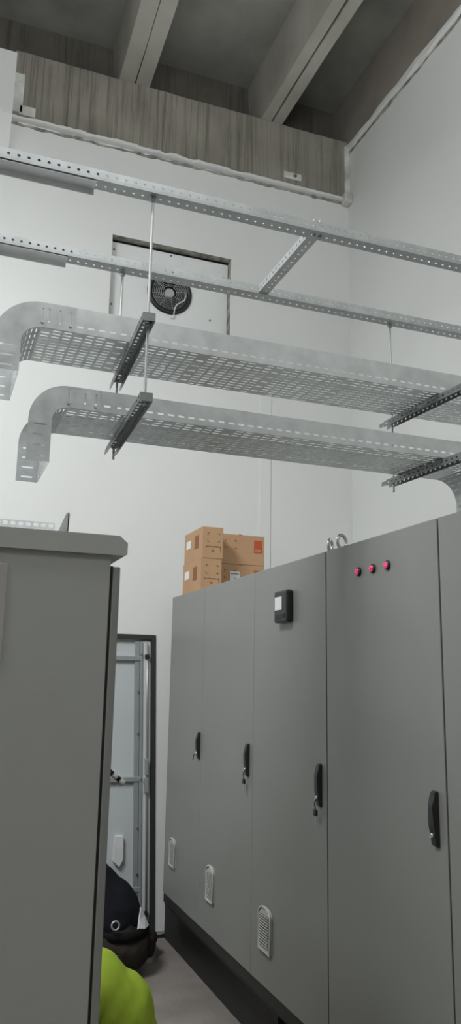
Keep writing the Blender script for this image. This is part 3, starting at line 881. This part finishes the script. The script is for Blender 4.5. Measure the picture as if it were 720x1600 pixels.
blob('trousers', [[(pel+V(.0, .01, .06), .150), (pel, .160)], [(pel+V(.055, -.01, -.01), .145), (pel+V(.05, 0, -.02), .14)], [(pel+V(-.07, -.01, -.01), .142), (pel+V(-.06, 0, -.02), .14)],
                  [(pel+V(.07, .02, 0), .12), (kneeR, .075), (anR+V(0, 0, .03), .058)], [(pel+V(-.08, .02, 0), .12), (kneeL, .075), (anL+V(0, 0, .03), .058)]], M['trouser'], p1, .012, 5)
bm = bmesh.new(); N = 36
ringp = []
for i in range(N):
    a = 2*PI*i/N
    ringp.append(pel+V(.168*math.cos(a)+.008, .165*math.sin(a)+.01, .085+.012*math.sin(a)))
for off in (-.012, 0, .012): tube(bm, [p+Vector((0, 0, off)) for p in ringp], .0105, 8, True)
bm2 = bmesh.new()
A_ = [[bm2.verts.new(p+Vector(((p-pel).x*k*.06, (p-pel).y*k*.06, z))) for p in ringp] for (k, z) in ((-1, -.024), (.5, -.024), (.5, .024), (-1, .024))]
for i in range(N):
    for k in range(4): bm2.faces.new((A_[k][i], A_[k][(i+1) % N], A_[(k+1) % 4][(i+1) % N], A_[(k+1) % 4][i]))
bm.free(); obj('belt', bm2, M['belt'], p1, True)
bm = bmesh.new()          # shirt tail hanging out between jacket and belt
cs = [pel+V(.112, -.030, .195), pel+V(.135, -.035, .15), pel+V(.158, -.055, .098), pel+V(.12, -.115, .098), pel+V(.075, -.135, .108), pel+V(.09, -.095, .14)]
prismv = [bm.verts.new(c) for c in cs]; bm.faces.new(prismv)
sh = obj('shirt_tail', bm, M['shirt'], p1); md = sh.modifiers.new('t', 'SOLIDIFY'); md.thickness = .012
bm = bmesh.new(); ring(bm, pel+V(-.062, -.168, .148), (1, 0, 0), (0, .2, 1), .022, .0055, 24, 8); obj('key_ring', bm, M['zinc'], p1, True)
bm = bmesh.new(); tube(bm, [pel+V(-.10, -.165, -.002), pel+V(-.075, -.172, -.004), pel+V(-.035, -.168, -.008)], .0055, 8); obj('pocket_clip', bm, M['chrome'], p1, True)
def shoe(par, an, d, org):
    d = d.normalized(); s = Vector((-d.y, d.x, 0)); b = Vector((an.x, an.y, 0))
    blob('shoe', [[(b-d*.06+V(0, 0, .055), .042), (b+V(0, 0, .055), .046), (b+d*.10+V(0, 0, .045), .042), (b+d*.17+V(0, 0, .040), .034)], [(b-d*.03+V(0, 0, .06), .045), (b-d*.02+V(0, 0, .10), .05)]], M['shoe'], par, .009, 3)
    bm = bmesh.new(); pts = []
    for (t_, w) in ((-.10, .025), (-.07, .04), (.0, .040), (.10, .046), (.17, .040), (.205, .018)): pts.append((t_, w))
    poly = [(b+d*t_+s*w) for t_, w in pts]+[(b+d*t_-s*w) for t_, w in pts[::-1]]
    prism(bm, [(p.x, p.y) for p in poly], 2, .0, .024); obj('shoe_sole', bm, M['sole'], par)
shoe(p1, anR, V(.35, 1, 0), o1); shoe(p1, anL, V(-.1, 1, 0), o1)

# --- person in hi-vis, nearer, bent over towards the left cabinet
p2 = thing('person', 'person in yellow-green hi-vis jacket bent low at the bottom edge', 'person', loc=(.75, 3.35, 0))
o2 = Vector((.75, 3.35, 0))
def q2(x, y, z): return Vector((x, y, z))-o2
pel = q2(.80, 3.34, .20); bel = q2(.83, 3.35, .33); mid_ = q2(.80, 3.36, .44); che = q2(.70, 3.36, .535); nek = q2(.55, 3.36, .62); hd_ = q2(.45, 3.36, .70)
shR = q2(.63, 3.55, .55); shL = q2(.63, 3.17, .55)
elR = q2(.50, 3.60, .33); wrR = q2(.34, 3.52, .24); elL = q2(.50, 3.12, .33); wrL = q2(.34, 3.22, .24)
kneeR = q2(.46, 3.52, .28); kneeL = q2(.46, 3.20, .28); anR = q2(.72, 3.50, .085); anL = q2(.72, 3.20, .085)
face = V(-.9, 0, -.45); hu = V(-.4, 0, .9)
chains = [[(pel, .11), (bel, .11), (mid_, .11), (che, .11), (nek, .055), (hd_-hu*.06, .055)], [(che, .09), (shR, .05)], [(che, .09), (shL, .05)],
          [(shR, .05), (elR, .038), (wrR, .026)], [(shL, .05), (elL, .038), (wrL, .026)],
          [(pel+V(0, .09, 0), .07), (kneeR, .05), (anR, .035)], [(pel+V(0, -.09, 0), .07), (kneeL, .05), (anL, .035)]]
chains += hand(wrR, V(-.8, -.2, -.4), V(0, 0, -1))+hand(wrL, V(-.8, .2, -.4), V(0, 0, -1))
chains += head_parts(p2, hd_, face, hu)
blob('body', chains, M['skin'], p2, .0065, 3)
blob('jacket', [[(pel+V(.03, 0, .06), .15), (bel, .16), (mid_, .165), (che, .155), (che.lerp(nek, .6), .10)], [(mid_+V(0, .07, 0), .135), (che+V(0, .08, 0), .125)], [(mid_+V(0, -.07, 0), .135), (che+V(0, -.08, 0), .125)],
                [(bel+V(0, .06, 0), .14), (mid_+V(0, .07, 0), .135)], [(bel+V(0, -.06, 0), .14), (mid_+V(0, -.07, 0), .135)],
                [(che, .12), (shR, .09)], [(che, .12), (shL, .09)], [(shR, .09), (elR, .065), (elR.lerp(wrR, .85), .045)], [(shL, .09), (elL, .065), (elL.lerp(wrL, .85), .045)]], M['hivis'], p2, .012, 16)
blob('trousers', [[(pel+V(.0, 0, .05), .145), (pel, .150)], [(pel+V(0, .06, -.01), .135), (pel+V(0, .06, -.02), .13)], [(pel+V(0, -.06, -.01), .135), (pel+V(0, -.06, -.02), .13)],
                  [(pel+V(0, .08, 0), .115), (kneeR, .075), (anR+V(0, 0, .03), .058)], [(pel+V(0, -.08, 0), .115), (kneeL, .075), (anL+V(0, 0, .03), .058)]], M['trouser'], p2, .012, 5)
shoe(p2, anR, V(-1, .05, 0), o2); shoe(p2, anL, V(-1, -.05, 0), o2)

# scrap on the floor in the aisle
bm = bmesh.new()
tube(bm, [(-.03, 0, .005), (-.012, .008, .012), (.004, .006, .02), (.018, .012, .022), (.034, .004, .008)], .005, 6)
o = obj('cable_scrap', bm, M['plastic'], None, True); o.location = (1.13, 4.02, 0)
tag(o, 'curled white scrap of cable on the concrete floor between the cabinets', 'scrap')

# ------------------------------------------------------------------ light
def area(name, loc, rot, sx, sy, power, col=(1, 1, 1)):
    l = bpy.data.lights.new(name, 'AREA'); l.shape = 'RECTANGLE'; l.size = sx; l.size_y = sy; l.energy = power; l.color = col
    o = bpy.data.objects.new(name, l); COL.objects.link(o); o.location = loc; o.rotation_euler = rot
    return o
area('unseen_area_light', (-1.3, 2.4, 5.1), (math.radians(14), math.radians(-2), 0), 1.0, 1.8, 215, (.972, 1, 1))
area('unseen_area_light', (.6, .2, 4.6), (math.radians(180), math.radians(4), 0), 1.6, 2.4, 215, (.972, 1, 1))  # added up-facing fill that brightens the ceiling, no fixture there
area('unseen_area_light', (.9, -1.2, 6.3), (math.radians(14), 0, 0), 2.4, 1.2, 62, (.972, 1, 1))  # added fill behind the camera for surfaces facing it
w = bpy.data.worlds.new('world'); scene.world = w; w.use_nodes = True
w.node_tree.nodes['Background'].inputs[0].default_value = (.75, .8, .85, 1); w.node_tree.nodes['Background'].inputs[1].default_value = .05

vs = scene.view_settings
vs.view_transform = 'Standard'; vs.look = 'None'; vs.exposure = -.1; vs.gamma = 1.; vs.use_curve_mapping = False
scene.cycles.use_denoising = True
scene.cycles.max_bounces = 10; scene.cycles.diffuse_bounces = 6
